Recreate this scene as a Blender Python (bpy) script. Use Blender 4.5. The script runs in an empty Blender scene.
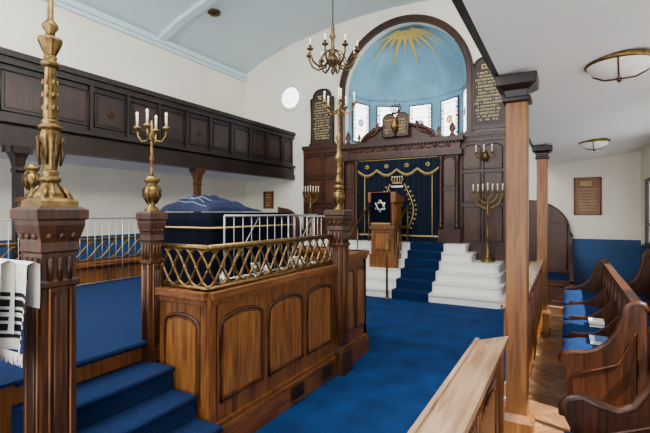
import bpy, math, random
from mathutils import Vector, Matrix
random.seed(4)
sin, cos, pi = math.sin, math.cos, math.pi

# ------------------------------------------------------------ materials
def nodes(name):
    m = bpy.data.materials.new(name); m.use_nodes = True
    nt = m.node_tree; b = nt.nodes['Principled BSDF']
    return m, nt, b
def mat(name, col, rough=0.6, metal=0.0, var=0.12, scale=6.0, bump=0.0, emis=0.0, coat=0.0, spec=None):
    m, nt, b = nodes(name)
    tc = nt.nodes.new('ShaderNodeTexCoord'); no = nt.nodes.new('ShaderNodeTexNoise')
    no.inputs['Scale'].default_value = scale; no.inputs['Detail'].default_value = 4
    nt.links.new(tc.outputs['Object'], no.inputs['Vector'])
    r = nt.nodes.new('ShaderNodeValToRGB')
    r.color_ramp.elements[0].position = .3; r.color_ramp.elements[1].position = .7
    r.color_ramp.elements[0].color = tuple(c*(1-var) for c in col)+(1,)
    r.color_ramp.elements[1].color = tuple(min(1, c*(1+var)) for c in col)+(1,)
    nt.links.new(no.outputs['Fac'], r.inputs['Fac']); nt.links.new(r.outputs['Color'], b.inputs['Base Color'])
    b.inputs['Roughness'].default_value = rough; b.inputs['Metallic'].default_value = metal
    b.inputs['Coat Weight'].default_value = coat
    if rough>.75: b.inputs['Specular IOR Level'].default_value=.2
    if spec is not None: b.inputs['Specular IOR Level'].default_value=spec
    if emis:
        nt.links.new(r.outputs['Color'], b.inputs['Emission Color']); b.inputs['Emission Strength'].default_value = emis
    if bump:
        bp = nt.nodes.new('ShaderNodeBump'); bp.inputs['Strength'].default_value = bump; bp.inputs['Distance'].default_value = .01
        nt.links.new(no.outputs['Fac'], bp.inputs['Height']); nt.links.new(bp.outputs['Normal'], b.inputs['Normal'])
    return m
def wood(name, c1, c2, rough=0.4, axis=2, coat=0.08):
    m, nt, b = nodes(name)
    tc = nt.nodes.new('ShaderNodeTexCoord'); mp = nt.nodes.new('ShaderNodeMapping')
    s = [22, 22, 22]; s[axis] = 1.6
    mp.inputs['Scale'].default_value = s
    no = nt.nodes.new('ShaderNodeTexNoise'); no.inputs['Scale'].default_value = 1.3
    no.inputs['Detail'].default_value = 6; no.inputs['Distortion'].default_value = 1.2
    n2 = nt.nodes.new('ShaderNodeTexNoise'); n2.inputs['Scale'].default_value = 2.0
    nt.links.new(tc.outputs['Object'], mp.inputs['Vector']); nt.links.new(mp.outputs['Vector'], no.inputs['Vector'])
    nt.links.new(tc.outputs['Object'], n2.inputs['Vector'])
    mx = nt.nodes.new('ShaderNodeMath'); mx.operation = 'MULTIPLY_ADD'; mx.inputs[1].default_value = .35; 
    nt.links.new(n2.outputs['Fac'], mx.inputs[0]); 
    sc = nt.nodes.new('ShaderNodeMath'); sc.operation='MULTIPLY'; sc.inputs[1].default_value=.65
    nt.links.new(no.outputs['Fac'], sc.inputs[0]); nt.links.new(sc.outputs[0], mx.inputs[2])
    r = nt.nodes.new('ShaderNodeValToRGB')
    r.color_ramp.elements[0].position = .38; r.color_ramp.elements[1].position = .62
    r.color_ramp.elements[0].color = tuple(c1)+(1,); r.color_ramp.elements[1].color = tuple(c2)+(1,)
    nt.links.new(mx.outputs[0], r.inputs['Fac']); nt.links.new(r.outputs['Color'], b.inputs['Base Color'])
    b.inputs['Roughness'].default_value = rough; b.inputs['Coat Weight'].default_value = coat; b.inputs['Coat Roughness'].default_value = .2
    b.inputs['Specular IOR Level'].default_value=.35
    bp = nt.nodes.new('ShaderNodeBump'); bp.inputs['Strength'].default_value = .12; bp.inputs['Distance'].default_value = .004
    nt.links.new(no.outputs['Fac'], bp.inputs['Height']); nt.links.new(bp.outputs['Normal'], b.inputs['Normal'])
    return m

OAK  = wood('oak_honey', (.075,.022,.005), (.24,.085,.018))
OAK_R= wood('oak_field', (.11,.034,.007), (.31,.12,.027))
OAKH = wood('oak_horizontal', (.075,.022,.005), (.23,.08,.018), axis=1)
POST = wood('oak_post_dark', (.024,.008,.0025), (.082,.028,.008))
COL  = wood('oak_column', (.095,.033,.007), (.24,.092,.022))
PINE = wood('book_board_wood', (.28,.15,.075), (.52,.33,.19), axis=1, rough=.2, coat=.3)
ARK  = wood('ark_mahogany', (.014,.004,.0015), (.055,.016,.005))
ARKL = wood('ark_panel', (.025,.007,.0025), (.085,.026,.009))
GAL  = wood('gallery_dark', (.004,.002,.0015), (.018,.008,.006), axis=2)
GALP = wood('gallery_panel', (.009,.0035,.003), (.036,.014,.011), axis=2)
PEW  = wood('pew_mahogany', (.025,.007,.0025), (.10,.029,.009), axis=1)
PEWV = wood('pew_end_mahogany', (.02,.006,.0025), (.085,.025,.008), axis=2)
CREAM= mat('plaster_cream', (.82,.775,.655), .9, var=.04, scale=1.2)
WHITE= mat('plaster_white', (.84,.83,.79), .85, var=.02, scale=1.5)
CEIL = mat('ceiling_blue', (.58,.70,.77), .9, var=.03, scale=.8)
DADO = mat('dado_blue', (.004,.05,.16), .6, var=.2, scale=2)
CARPET=mat('carpet_blue', (.0006,.011,.050), .95, var=.45, scale=45, bump=.5)
CARP2= mat('carpet_blue_main', (.0008,.026,.110), .95, var=.35, scale=3.2, bump=.1)
CUSH = mat('cushion_blue', (.001,.022,.10), .9, var=.3, scale=20)
MARB = mat('marble_white', (.82,.80,.75), .3, var=.05, scale=3)
BRASS= mat('brass_aged', (.20,.122,.038), .36, metal=.85, var=.5, scale=30, bump=.2)
BRASSD=mat('brass_dark', (.09,.052,.02), .4, metal=.8, var=.4, scale=25)
GOLD = mat('gold_paint', (.68,.46,.08), .5, metal=.0, var=.1)
GOLDP= mat('gold_embroidery', (.46,.32,.11), .6, metal=.1, var=.15, scale=40)
IRON = mat('silver_rail', (.36,.36,.35), .35, metal=.7, var=.1)
SILVM= mat('silver_cup', (.62,.62,.60), .22, metal=.85, var=.1)
NAVY = mat('navy_velvet', (.0008,.0015,.006), .9, var=.3, scale=12, spec=.08)
CLOTHB=mat('blue_silk', (.001,.005,.028), .7, var=.5, scale=14, spec=.25)
SILV = mat('silver_embroidery', (.16,.19,.24), .6, var=.2)
CURT = mat('ark_curtain_navy', (.0025,.007,.019), .85, var=.4, scale=9)
WOOL = mat('wool_white', (.78,.76,.70), .95, var=.05, scale=60, bump=.2)
BLK  = mat('stripe_black', (.012,.012,.015), .9)
STRB = mat('stripe_blue', (.08,.14,.30), .9)
CANDLE=mat('candle_tube', (.70,.62,.46), .5, var=.04)
BULB = mat('bulb_glass', (.85,.82,.74), .2, emis=.3, var=.02)
SKYP = mat('apse_sky_paint', (.20,.43,.58), .85, var=.25, scale=1.3)
GLASS= mat('window_daylight', (.95,.98,1), .3, emis=5, var=.04, scale=9)
GRED = mat('stained_red', (.6,.03,.02), .3, emis=.7)
GBLU = mat('stained_blue', (.08,.2,.6), .3, emis=.7)
GYEL = mat('stained_yellow', (.85,.75,.45), .3, emis=1.6)
LEAD = mat('leadwork', (.05,.06,.08), .6)
STONE= mat('plaque_wood', (.022,.010,.005), .55, var=.25, scale=8)
BRNP = wood('plaque_varnished', (.14,.045,.012), (.25,.095,.027))
LETTR= mat('lettering_gold', (.58,.44,.20), .5, var=.05)
OPAL = mat('opal_glass', (.82,.79,.70), .25, emis=.1, var=.03)
PARQ = [wood('parquet_%d'%i, c, tuple(min(1,k*1.5) for k in c), axis=0, rough=.3) for i,c in enumerate([(.22,.11,.048),(.27,.14,.065),(.18,.085,.038),(.30,.165,.083)])]

# ------------------------------------------------------------ mesh builder
class MB:
    def __init__(s): s.v=[]; s.f=[]; s.m=[]; s.s=[]; s.ml=[]
    def mi(s, m):
        if m not in s.ml: s.ml.append(m)
        return s.ml.index(m)
    def add(s, vs, fs, m, smooth=False):
        o=len(s.v); s.v += [tuple(v) for v in vs]; k=s.mi(m)
        for f in fs: s.f.append([i+o for i in f]); s.m.append(k); s.s.append(smooth)
    def box(s,x0,x1,y0,y1,z0,z1,m):
        v=[(x,y,z) for z in (z0,z1) for y in (y0,y1) for x in (x0,x1)]
        s.add(v,[(0,2,3,1),(4,5,7,6),(0,1,5,4),(1,3,7,5),(3,2,6,7),(2,0,4,6)],m)
    def lathe(s,cx,cy,prof,m,n=20,smooth=True):
        v=[];f=[]
        for r,z in prof:
            for i in range(n):
                a=2*pi*i/n+pi/n; v.append((cx+r*cos(a),cy+r*sin(a),z))
        for j in range(len(prof)-1):
            for i in range(n):
                f.append((j*n+i,j*n+(i+1)%n,(j+1)*n+(i+1)%n,(j+1)*n+i))
        f.append(tuple(range(n-1,-1,-1))); f.append(tuple((len(prof)-1)*n+i for i in range(n)))
        s.add(v,f,m,smooth)
    def sq(s,cx,cy,prof,m):   # square lathe
        s.lathe(cx,cy,[(r*1.41421,z) for r,z in prof],m,4,False)
    def tube(s,pts,r,m,n=8,closed=False):
        P=[Vector(p) for p in pts]; N=len(P); v=[];f=[]
        up=None
        for i in range(N):
            if closed: t=(P[(i+1)%N]-P[i-1])
            else: t=(P[min(i+1,N-1)]-P[max(i-1,0)])
            t.normalize()
            if up is None:
                up=Vector((0,0,1)) if abs(t.z)<.9 else Vector((1,0,0))
            a=up-t*up.dot(t)
            if a.length<1e-4: a=Vector((1,0,0))-t*t.x
            a.normalize(); b=t.cross(a); up=a
            rr=r[i] if isinstance(r,(list,tuple)) else r
            for k in range(n):
                q=2*pi*k/n; v.append(P[i]+a*cos(q)*rr+b*sin(q)*rr)
        for i in range(N if closed else N-1):
            j=(i+1)%N
            for k in range(n): f.append((i*n+k,i*n+(k+1)%n,j*n+(k+1)%n,j*n+k))
        if not closed: f.append(tuple(range(n-1,-1,-1))); f.append(tuple((N-1)*n+k for k in range(n)))
        s.add(v,f,m,True)
    def prism(s,poly,mp,w0,w1,m):   # poly in (u,v), mp(u,v,w)->xyz
        n=len(poly); v=[mp(u,q,w0) for u,q in poly]+[mp(u,q,w1) for u,q in poly]
        f=[tuple(range(n-1,-1,-1)),tuple(range(n,2*n))]+[(i,(i+1)%n,n+(i+1)%n,n+i) for i in range(n)]
        s.add(v,f,m)
    def sph(s,c,r,m,n=12,sz=1):
        s.lathe(c[0],c[1],[(max(.0005,r*cos(a)),c[2]+sz*r*sin(a)) for a in [(-.5+i/8)*pi for i in range(9)]],m,n)
    def finish(s,name,bevel=0,parent=None):
        me=bpy.data.meshes.new(name); me.from_pydata(s.v,[],s.f)
        for m in s.ml: me.materials.append(m)
        me.polygons.foreach_set('material_index',s.m); me.polygons.foreach_set('use_smooth',s.s); me.update()
        import bmesh
        bm=bmesh.new(); bm.from_mesh(me); bmesh.ops.recalc_face_normals(bm,faces=bm.faces); bm.to_mesh(me); bm.free()
        o=bpy.data.objects.new(name,me); bpy.context.scene.collection.objects.link(o)
        if bevel:
            b=o.modifiers.new('bevel','BEVEL'); b.width=bevel; b.segments=2; b.limit_method='ANGLE'; b.angle_limit=math.radians(65)
        if parent: o.parent=parent
        return o
def FX(X,sg=1): return lambda u,v,w: (X+sg*w,u,v)        # face on X=const ; u=Y v=Z
def FY(Y,sg=-1): return lambda u,v,w: (u,Y+sg*w,v)       # face on Y=const ; u=X v=Z
def outline(u0,u1,v0,v1,arch=0):
    if not arch: return [(u0,v0),(u1,v0),(u1,v1),(u0,v1)]
    p=[(u0,v0),(u1,v0)]; c=(u0+u1)/2; h=(u1-u0)/2
    for i in range(11):
        a=pi*i/10; p.append((c+h*cos(a), v1-arch+arch*sin(a)))
    return p
def panel(mb,mp,u0,u1,v0,v1,mf,mm,arch=0,r=.012,ins=.035):
    P=outline(u0,u1,v0,v1,arch)
    mb.tube([mp(u,v,.004) for u,v in P],r,mm,6,closed=True)
    if u1-u0>3*ins and v1-v0>3*ins:
        mb.prism(outline(u0+ins,u1-ins,v0+ins,v1-ins,max(0,arch-ins*.5) if arch else 0),mp,0,.012,mf)
def star(mb,mp,u,v,R,r,m,w=.01):
    for k in (0,1):
        P=[mp(u+R*cos(pi/2+k*pi+i*2*pi/3),v+R*sin(pi/2+k*pi+i*2*pi/3),w) for i in range(3)]
        for i in range(3): mb.tube([P[i],P[(i+1)%3]],r,m,6)
def glyphs(mb,mp,u0,u1,v0,v1,rows,m,fill=.62,centre=True):
    H=(v1-v0)/rows
    for j in range(rows):
        vb=v1-(j+1)*H+H*(1-fill)/2; h=H*fill; lw=h*.75
        ln=(u1-u0)*random.uniform(.7,1); a=(u0+u1)/2-ln/2
        u=a
        while u<a+ln-lw:
            if random.random()<.15: u+=lw*.8; continue
            k=random.random(); t=h*.2
            mb.prism(outline(u,u+lw*.8,vb+h-t,vb+h),mp,0,.004,m)
            if k<.75: mb.prism(outline(u+lw*.8-t,u+lw*.8,vb,vb+h-t),mp,0,.004,m)
            if k>.35: mb.prism(outline(u,u+t,vb,vb+h*.7),mp,0,.004,m)
            if k>.55 : mb.prism(outline(u,u+lw*.8,vb,vb+t),mp,0,.004,m)
            u+=lw

# ------------------------------------------------------------ room shell
XL,XR,YF=-7.83,1.16,9.4
mb=MB(); mb.box(XL-.2,XR+.2,-2.5,YF+.2,-.2,0,WHITE); mb.finish('floor')
mb=MB(); mb.box(XL+.01,-.52,-2.4,YF-.03,0,.012,CARP2); mb.finish('blue_carpet')
# herringbone parquet
mb=MB(); W=.07
for a in range(-40,170):
    for b in range(-170,60):
        d=(a-b)%8
        if d==0: x0,x1,y0,y1=a,a+4,b,b+1
        elif d==7: x0,x1,y0,y1=a,a+1,b,b+4
        else: continue
        g=.03
        q=[(x0+g,y0+g),(x1-g,y0+g),(x1-g,y1-g),(x0+g,y1-g)]
        R=[((x+y)*W*.7071,(-y+x)*W*.7071) for x,y in q]
        cx=sum(p[0] for p in R)/4; cy=sum(p[1] for p in R)/4
        if -.55<cx<XR-.1 and -.6<cy<YF-.15:
            z=random.uniform(.006,.008)
            mb.add([(x,y,0.001) for x,y in R]+[(x,y,z) for x,y in R],[(4,5,6,7),(0,1,5,4),(1,2,6,5),(2,3,7,6),(3,0,4,7)],random.choice(PARQ))
mb.finish('herringbone_parquet')

prof=[(-7.83,5.48),(-7.2,5.76),(-6.32,6.03),(-5.13,6.25),(-4.4,6.33),(-3.5,6.36),(-2.6,6.32),(-1.6,6.2),(-.5,5.98),(.4,5.74),(1.16,5.45)]
mb=MB(); n=len(prof)
mb.add([(x,y,z) for y in (-2.5,YF+.1) for x,z in prof]+[(x,y,z+.15) for y in (-2.5,YF+.1) for x,z in prof],
  [(i,i+1,n+i+1,n+i) for i in range(n-1)]+[(2*n+i,2*n+i+1,3*n+i+1,3*n+i) for i in range(n-1)],CEIL,True)
mb.finish('ceiling')
for yy in (3.2,6.5):
    mb=MB(); P=[(x,z) for x,z in prof]
    for i in range(n-1):
        mb.prism([P[i],P[i+1],(P[i+1][0],P[i+1][1]-.1),(P[i][0],P[i][1]-.1)],FY(yy),-.09,.09,CEIL)
    mb.finish('ceiling_rib')
mb=MB(); mb.box(XL,XL+.09,-2.5,YF,5.36,5.47,CEIL); mb.box(XL,XL+.05,-2.5,YF,5.28,5.36,CEIL); mb.finish('trim_cornice')
mb=MB(); mb.lathe(-6.6,6.9,[(.14,5.85),(.14,5.9),(.09,5.82),(.02,5.81)],BRASSD,16); 
mb.finish('ceiling_vent').location.z=.06
mb=MB(); mb.box(XL-.2,XL,-2.5,YF+.2,0,5.6,CREAM); mb.finish('wall_left')
mb=MB(); mb.box(XL,XL+.015,-2.5,YF,0,1.2,DADO); mb.finish('trim_dado_left')
# end wall with apse arch
AX,AR,AZ=-3.26,1.45,4.5
mb=MB()
def wseg(x0,x1,z0,z1): mb.box(x0,x1,YF,YF+.2,z0,z1,CREAM)
wseg(XL-.2,AX-AR,0,6.6); wseg(AX+AR,XR+.2,0,6.6); wseg(AX-AR,AX+AR,0,3.15)
K=32
for i in range(K):
    a0=pi-pi*i/K; a1=pi-pi*(i+1)/K
    p0=(AX+AR*cos(a0),AZ+AR*sin(a0)); p1=(AX+AR*cos(a1),AZ+AR*sin(a1))
    mb.prism([p0,p1,(p1[0],6.6),(p0[0],6.6)],FY(YF,1),0,.2,CREAM)
mb.finish('wall_end')
mb=MB(); mb.box(-.95,XR,YF-.015,YF,0,1.15,DADO); mb.box(XL,-5.8,YF-.015,YF,0,1.2,DADO); mb.finish('trim_dado_end')
# right wall with windows
mb=MB(); ops=[(.3,1.9,2.55),(2.4,4.3,2.55),(4.7,7.2,2.55),(7.95,8.95,2.2)]; ys=[-2.5]; WT=.09
for a,b,t in ops:
    mb.box(XR,XR+WT,ys[-1],a,0,5.6,CREAM); mb.box(XR,XR+WT,a,b,0,1.1,CREAM); mb.box(XR,XR+WT,a,b,t,5.6,CREAM); ys.append(b)
mb.box(XR,XR+WT,ys[-1],YF+.2,0,5.6,CREAM); mb.finish('wall_right')
mb=MB(); mb.box(XR-.015,XR,-2.5,YF,0,1.05,DADO); mb.finish('trim_dado_right')
for i,(a,b,t) in enumerate(ops):
    mb=MB()
    for z in (1.1,1.42,t-.05): mb.box(XR-.005,XR+.05,a,b,z,z+.05,GAL)
    m_=(a+b)/2
    for y in (a,m_-.025,b-.05): mb.box(XR-.005,XR+.05,y,y+.05,1.1,t,GAL)
    mb.box(XR-.035,XR+.08,a-.05,b+.05,1.06,1.1,GAL)
    mb.finish('window_%d'%(i+1))
# apse
mb=MB(); R=1.45
lat=[0]+[pi/2*j/12 for j in range(1,13)]
v=[];
sub=4
def rad(a):
    k=(a%(pi/5))-pi/10
    return R*cos(pi/10)/cos(k)
na=5*sub+1
rows=[(3.15,0)]+[(AZ,l) for l in lat]
for z,l in rows:
    for i in range(na):
        a=pi*i/(na-1); rr=rad(a)*cos(l)
        v.append((AX+rr*cos(a),YF+.19+rr*sin(a)*.92,z+R*sin(l)))
f=[(j*na+i,j*na+i+1,(j+1)*na+i+1,(j+1)*na+i) for j in range(len(rows)-1) for i in range(na-1)]
mb.add(v,f,SKYP,False)
mb.box(AX-1.5,AX+1.5,YF+.19,YF+1.7,3.1,3.16,ARK)
mb.tube([(AX+rad(pi*i/20)*.985*cos(pi*i/20),YF+.19+rad(pi*i/20)*.985*sin(pi*i/20)*.92,4.56) for i in range(21)],.02,SKYP,6)
mb.finish('apse_wall')
# sun rays on the dome
mb=MB()
for i,a in enumerate([pi*(k+.5)/11 for k in range(11)]):
    L=math.radians(56 if i%2 else 40); w=.075
    rr=R*.945
    def D(l,da): 
        x=AX+rr*sin(l)*cos(a)-da*sin(a); y=YF+.19+rr*sin(l)*sin(a)*.92+da*cos(a)*.92; return (x,y,AZ+rr*cos(l))
    l0=math.radians(5); q=8
    L_=[D(l0+(L-l0)*k/q,-w*(1-k/q)) for k in range(q+1)]; R_=[D(l0+(L-l0)*k/q,w*(1-k/q)) for k in range(q+1)]
    mb.add(L_+R_,[(k,k+1,q+2+k,q+1+k) for k in range(q)],GOLD)
for i in range(12):
    a0=pi*i/12;a1=pi*(i+1)/12; rr=.2
    mb.add([(AX,YF+.2,AZ+R*.94),(AX+rr*cos(a0),YF+.2+rr*sin(a0),AZ+R*.93),(AX+rr*cos(a1),YF+.2+rr*sin(a1),AZ+R*.93)],[(0,1,2)],GOLD)
mb.finish('painted_sunburst')
for i in range(5):
    a=pi*(i+.5)/5; ap=R*cos(pi/10)
    c=Vector((AX+ap*cos(a),YF+.19+ap*sin(a)*.92,0)); p0=Vector((AX+R*cos(pi*i/5),YF+.19+R*sin(pi*i/5)*.92,0)); p1=Vector((AX+R*cos(pi*(i+1)/5),YF+.19+R*sin(pi*(i+1)/5)*.92,0))
    t=(p1-p0).normalized(); nn=Vector((-t.y,t.x,0))
    mp=lambda u,vv,w,c=c,t=t,nn=nn: tuple(c+t*u+nn*w+Vector((0,0,vv)))
    mb=MB(); hw=.27; z0,z1=3.44,4.38
    mb.prism(outline(-hw,hw,z0,z1),mp,.02,.03,GLASS)
    for (u0,u1,v0,v1) in [(-hw-.03,-hw,z0-.03,z1+.03),(hw,hw+.03,z0-.03,z1+.03),(-hw,hw,z0-.03,z0),(-hw,hw,z1,z1+.03)]:
        mb.prism(outline(u0,u1,v0,v1),mp,.0,.05,LEAD)
    for k in (-1,1): mb.prism(outline(k*(hw-.06)-.005,k*(hw-.06)+.005,z0,z1),mp,.028,.036,LEAD)
    for k in (z0+.07,z1-.07,z0+.3,z1-.3): mb.prism(outline(-hw,hw,k-.005,k+.005),mp,.028,.036,LEAD)
    for k in range(8):
        vv=z0+.07+(z1-z0-.14)*(k+.5)/8
        for s_ in (-1,1): mb.prism(outline(s_*(hw-.03)-.022,s_*(hw-.03)+.022,vv-.035,vv+.035),mp,.03,.034,(GBLU,GYEL,GYEL,GYEL,GRED,GYEL,GBLU,GYEL)[k] if (i+k)%2 else GYEL)
    mb.prism([(.1*cos(q*pi/8),(z0+z1)/2+.1*sin(q*pi/8)) for q in range(16)],mp,.03,.034,GYEL)
    star(mb,mp,0,(z0+z1)/2,.1,.01,GRED if i==1 else GBLU,.04)
    mb.finish('window_%d'%(i+5))
# arch architrave
mb=MB()
for r0,r1,w in ((AR-.01,AR+.1,.12),(AR+.08,AR+.14,.07)):
    mb.box(AX-r1,AX-r0,YF-w,YF,3.2,AZ,ARK); mb.box(AX+r0,AX+r1,YF-w,YF,3.2,AZ,ARK)
    K=40
    for i in range(K):
        a0=pi*i/K;a1=pi*(i+1)/K
        mb.prism([(AX+r0*cos(a0),AZ+r0*sin(a0)),(AX+r1*cos(a0),AZ+r1*sin(a0)),(AX+r1*cos(a1),AZ+r1*sin(a1)),(AX+r0*cos(a1),AZ+r0*sin(a1))],FY(YF),0,w,ARK)
mb.finish('trim_arch')
# round window
mb=MB(); cx,cz=-6.29,4.64; mp=FY(YF)
mb.prism([(cx+.29*cos(2*pi*i/32),cz+.29*sin(2*pi*i/32)) for i in range(32)],mp,.0,.02,GLASS)
mb.tube([mp(cx+.32*cos(2*pi*i/32),cz+.32*sin(2*pi*i/32),.01) for i in range(32)],.04,WHITE,8,True)
mb.tube([mp(cx+.28*cos(2*pi*i/32),cz+.28*sin(2*pi*i/32),.025) for i in range(32)],.012,IRON,6,True)
star(mb,mp,cx,cz,.24,.006,IRON,.03)
mb.finish('window_10')

# ------------------------------------------------------------ left gallery
mb=MB(); GX=-6.23; z0,z1=2.49,3.66; mp=FX(GX); YG=YF-.003
mb.box(GX-.1,GX,-2.4,YG,z0,z1,GAL)
mb.box(GX-.14,GX+.09,-2.4,YG,z1-.03,z1+.05,GAL); mb.box(GX,GX+.05,-2.4,YG,z1-.12,z1-.03,GAL)
mb.box(GX,GX+.07,-2.4,YG,z0,z0+.12,GAL); mb.box(GX,GX+.04,-2.4,YG,z0+.12,z0+.26,GAL); mb.box(GX,GX+.09,-2.4,YG,z0+.30,z0+.36,GAL)
y=-2.3; i=0
while y<YF-.3:
    y1=min(y+.62,YF-.05)
    panel(mb,mp,y+.07,y1-.03,z0+.45,z1-.2,GALP,GAL,0,.014,.05)
    mb.box(GX,GX+.045,y-.02,y+.03,z0+.36,z1-.12,GAL)
    if i%3==1: star(mb,mp,(y+y1)/2+.02,(z0+z1)/2+.1,.06,.006,BRASSD,.03)
    y=y1; i+=1
mb.box(XL+.003,GX-.1,-2.4,YG,z0+.02,z0+.14,WHITE)
mb.box(XL+.2,XL+.25,-2.4,YG,z0+.14,z1+.2,GALP)
mb.finish('gallery_balcony')
for y in (2.88,5.95):
    mb=MB(); c=(-6.12,y)
    mb.sq(*c,[(.09,0.013),(.09,.25),(.05,.3),(.05,2.15),(.065,2.18),(.05,2.22),(.07,2.34),(.09,2.40),(.1,2.488)],GAL if y<3 else POST)
    mb.box(-6.17,-6.07,y-.16,y+.16,2.40,2.488,GAL)
    mb.finish('gallery_column')

# ------------------------------------------------------------ right gallery and columns
mb=MB()
mb.prism([(-.38,2.54),(XR-.003,2.74),(XR-.003,2.9),(-.38,2.7)],FY(0),2.4,-YG,WHITE)
mb.box(-.42,-.38,-2.4,YG,2.54,3.6,GAL); mb.box(-.46,-.3,-2.4,YG,3.6,3.68,GAL)
y=-2.3
while y<YF-.65:
    panel(mb,FX(-.42,-1),y+.06,y+.58,2.8,3.45,GALP,GAL,0,.014,.05); y+=.62
mb.finish('gallery_overhang')
for y in (3.1,6.5):
    mb=MB(); cx=-.28
    mb.sq(cx,y,[(.1,0.008),(.1,.3),(.065,.34),(.065,2.38)],COL)
    mb.sq(cx,y,[(.066,2.36),(.085,2.37),(.085,2.39),(.07,2.4),(.075,2.44),(.12,2.47),(.125,2.535)],GAL)
    mb.finish('gallery_support_column',bevel=.008)
for i,(x,y,r) in enumerate(((.3,3.34,.2),(.34,6.99,.19))):
    mb=MB(); zc=2.54+(x+.38)*.20/1.54
    mb.lathe(x,y,[(.02,zc-.115),(r*.45,zc-.105),(r*.8,zc-.07),(r*.93,zc-.03),(r*.93,zc-.01)],OPAL,28)
    mb.lathe(x,y,[(r*.93,zc-.035),(r*.99,zc-.03),(r*.99,zc-.001),(r*.8,zc)],BRASS,28)
    mb.lathe(x,y,[(.004,zc-.145),(.014,zc-.135),(.018,zc-.118),(.01,zc-.11)],BRASSD,12)
    for k in range(3):
        a=2*pi*k/3+.4; mb.tube([(x+q*r*cos(a),y+q*r*sin(a),zc-h) for q,h in ((.1,.12),(.5,.108),(.84,.07),(.98,.03))],.006,BRASSD,5)
    mb.finish('flush_dome_lamp')

# ------------------------------------------------------------ ark steps & platform
edges=[(7.75,.17),(8.0,.34),(8.25,.51),(8.5,.68)]
def stepblock(x0,x1,y0,z0,z1,m,rc=.12):
    P=[(x0,YF-.02),(x0,y0+rc)]+[(x0+rc-rc*cos(a),y0+rc-rc*sin(a)) for a in [pi/2*k/6 for k in range(1,7)]]
    P+=[(x1-rc+rc*sin(a),y0+rc-rc*cos(a)) for a in [pi/2*k/6 for k in range(0,7)]]+[(x1,YF-.02)]
    mb.prism(P,lambda u,v,w:(u,v,w),z0,z1,m)
mb=MB()
z=.012
for i,(y,h) in enumerate(edges):
    x0=-3.9 if h<.6 else -5.6
    xr=-.93-.05*i
    stepblock(x0,xr,y,z,h-.035,MARB); stepblock(x0-.015,xr+.015,y-.025,h-.035,h,MARB); z=h
for y,h in ((8.68,.84),(8.86,1.0)):
    xr=-1.75 if h>.9 else -1.6; x0=-5.6 if h>.9 else -4.6
    stepblock(x0,xr,y,z,h-.035,MARB,.06); stepblock(x0-.015,xr+.015,y-.025,h-.035,h,MARB,.06); z=h
mb.finish('marble_steps')
mb=MB(); z=.012
allr=edges+[(8.68,.84),(8.86,1.0)]
for i,(y,h) in enumerate(allr):
    yn=allr[i+1][0] if i<5 else 9.05
    mb.box(-2.88,-2.18,y-.04,y-.024,z,h+.012,CARPET); mb.box(-2.88,-2.18,y-.04,yn-.024,h,h+.014,CARPET); z=h
    mb.tube([(-2.88,y-.035,h+.002),(-2.18,y-.035,h+.002)],.013,CARP2,6)
mb.finish('stair_runner_carpet')
for x in (-2.96,-3.86):
    mb=MB(); 
    mb.tube([(x,7.68,.012),(x,7.68,.95),(x,7.7,1.05),(x,7.85,1.14),(x,8.9,1.78),(x,9.05,1.8)],.023,BRASS,8)
    mb.tube([(x,8.9,1.0),(x,8.9,1.78)],.017,BRASS,8); mb.tube([(x,8.3,.5),(x,8.3,1.41)],.014,BRASS,8)
    mb.lathe(x,7.68,[(.05,.012),(.05,.03),(.02,.05)],BRASS,12)
    mb.finish('stair_handrail')

# ------------------------------------------------------------ ark
mb=MB(); Y=9.18; mp=FY(Y); top=3.26; YW=YF-.003
def wing(x0,x1):
    mb.box(x0,x1,Y,YW,.68,top,ARK)
    mb.box(x0-.03,x1+.03,Y-.06,YW,top-.06,top+.03,ARK); mb.box(x0-.01,x1+.01,Y-.03,YW,top-.16,top-.06,ARKL)
    mb.box(x0,x1,Y-.04,Y,.68,.95,ARK)
    m_=(x0+x1)/2
    for a,b in ((x0+.06,m_-.03),(m_+.03,x1-.06)):
        panel(mb,mp,a,b,1.05,1.75,ARKL,ARK,0); panel(mb,mp,a,b,1.85,2.45,ARKL,ARK,0); panel(mb,mp,a,b,2.53,3.03,ARKL,ARK,.1)
    for x in (x0,m_-.015,x1-.04): mb.box(x,x+.04,Y-.03,Y,.95,top-.16,ARK)
    k=x0
    while k<x1-.03: mb.box(k,k+.03,Y-.05,Y-.03,top-.1,top-.06,ARK); k+=.06
wing(-5.75,-4.62); wing(-1.92,-1.04)
mb.box(-4.62,-1.92,9.22,YW,.95,3.25,ARK)
Yc=9.1
for x0,x1 in ((-4.62,-4.2),(-2.33,-1.92)):
    mb.box(x0,x1,Yc,YW,1.0,3.0,ARK); mb.box(x0-.02,x1+.02,Yc-.05,YW,1.0,1.3,ARK)
    panel(mb,FY(Yc),x0+.08,x1-.08,1.4,2.1,ARKL,ARK); panel(mb,FY(Yc),x0+.08,x1-.08,2.18,2.8,ARKL,ARK,.1)
    for xx in (x0+.04,x1-.04):
        mb.lathe(xx,Yc-.05,[(.05,1.3),(.05,1.36),(.034,1.4),(.034,2.7),(.05,2.76),(.055,2.84)],ARK,12)
        for zz_ in (1.42,1.7,2.0,2.3,2.6,2.7): mb.lathe(xx,Yc-.05,[(.034,zz_-.015),(.043,zz_),(.034,zz_+.015)],ARKL,12)
mb.box(-4.68,-1.86,Yc-.1,YW,2.84,2.95,ARK); mb.box(-4.64,-1.9,Yc-.06,YW,2.95,3.12,ARKL); mb.box(-4.72,-1.82,Yc-.16,YW,3.12,3.22,ARK)
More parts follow.
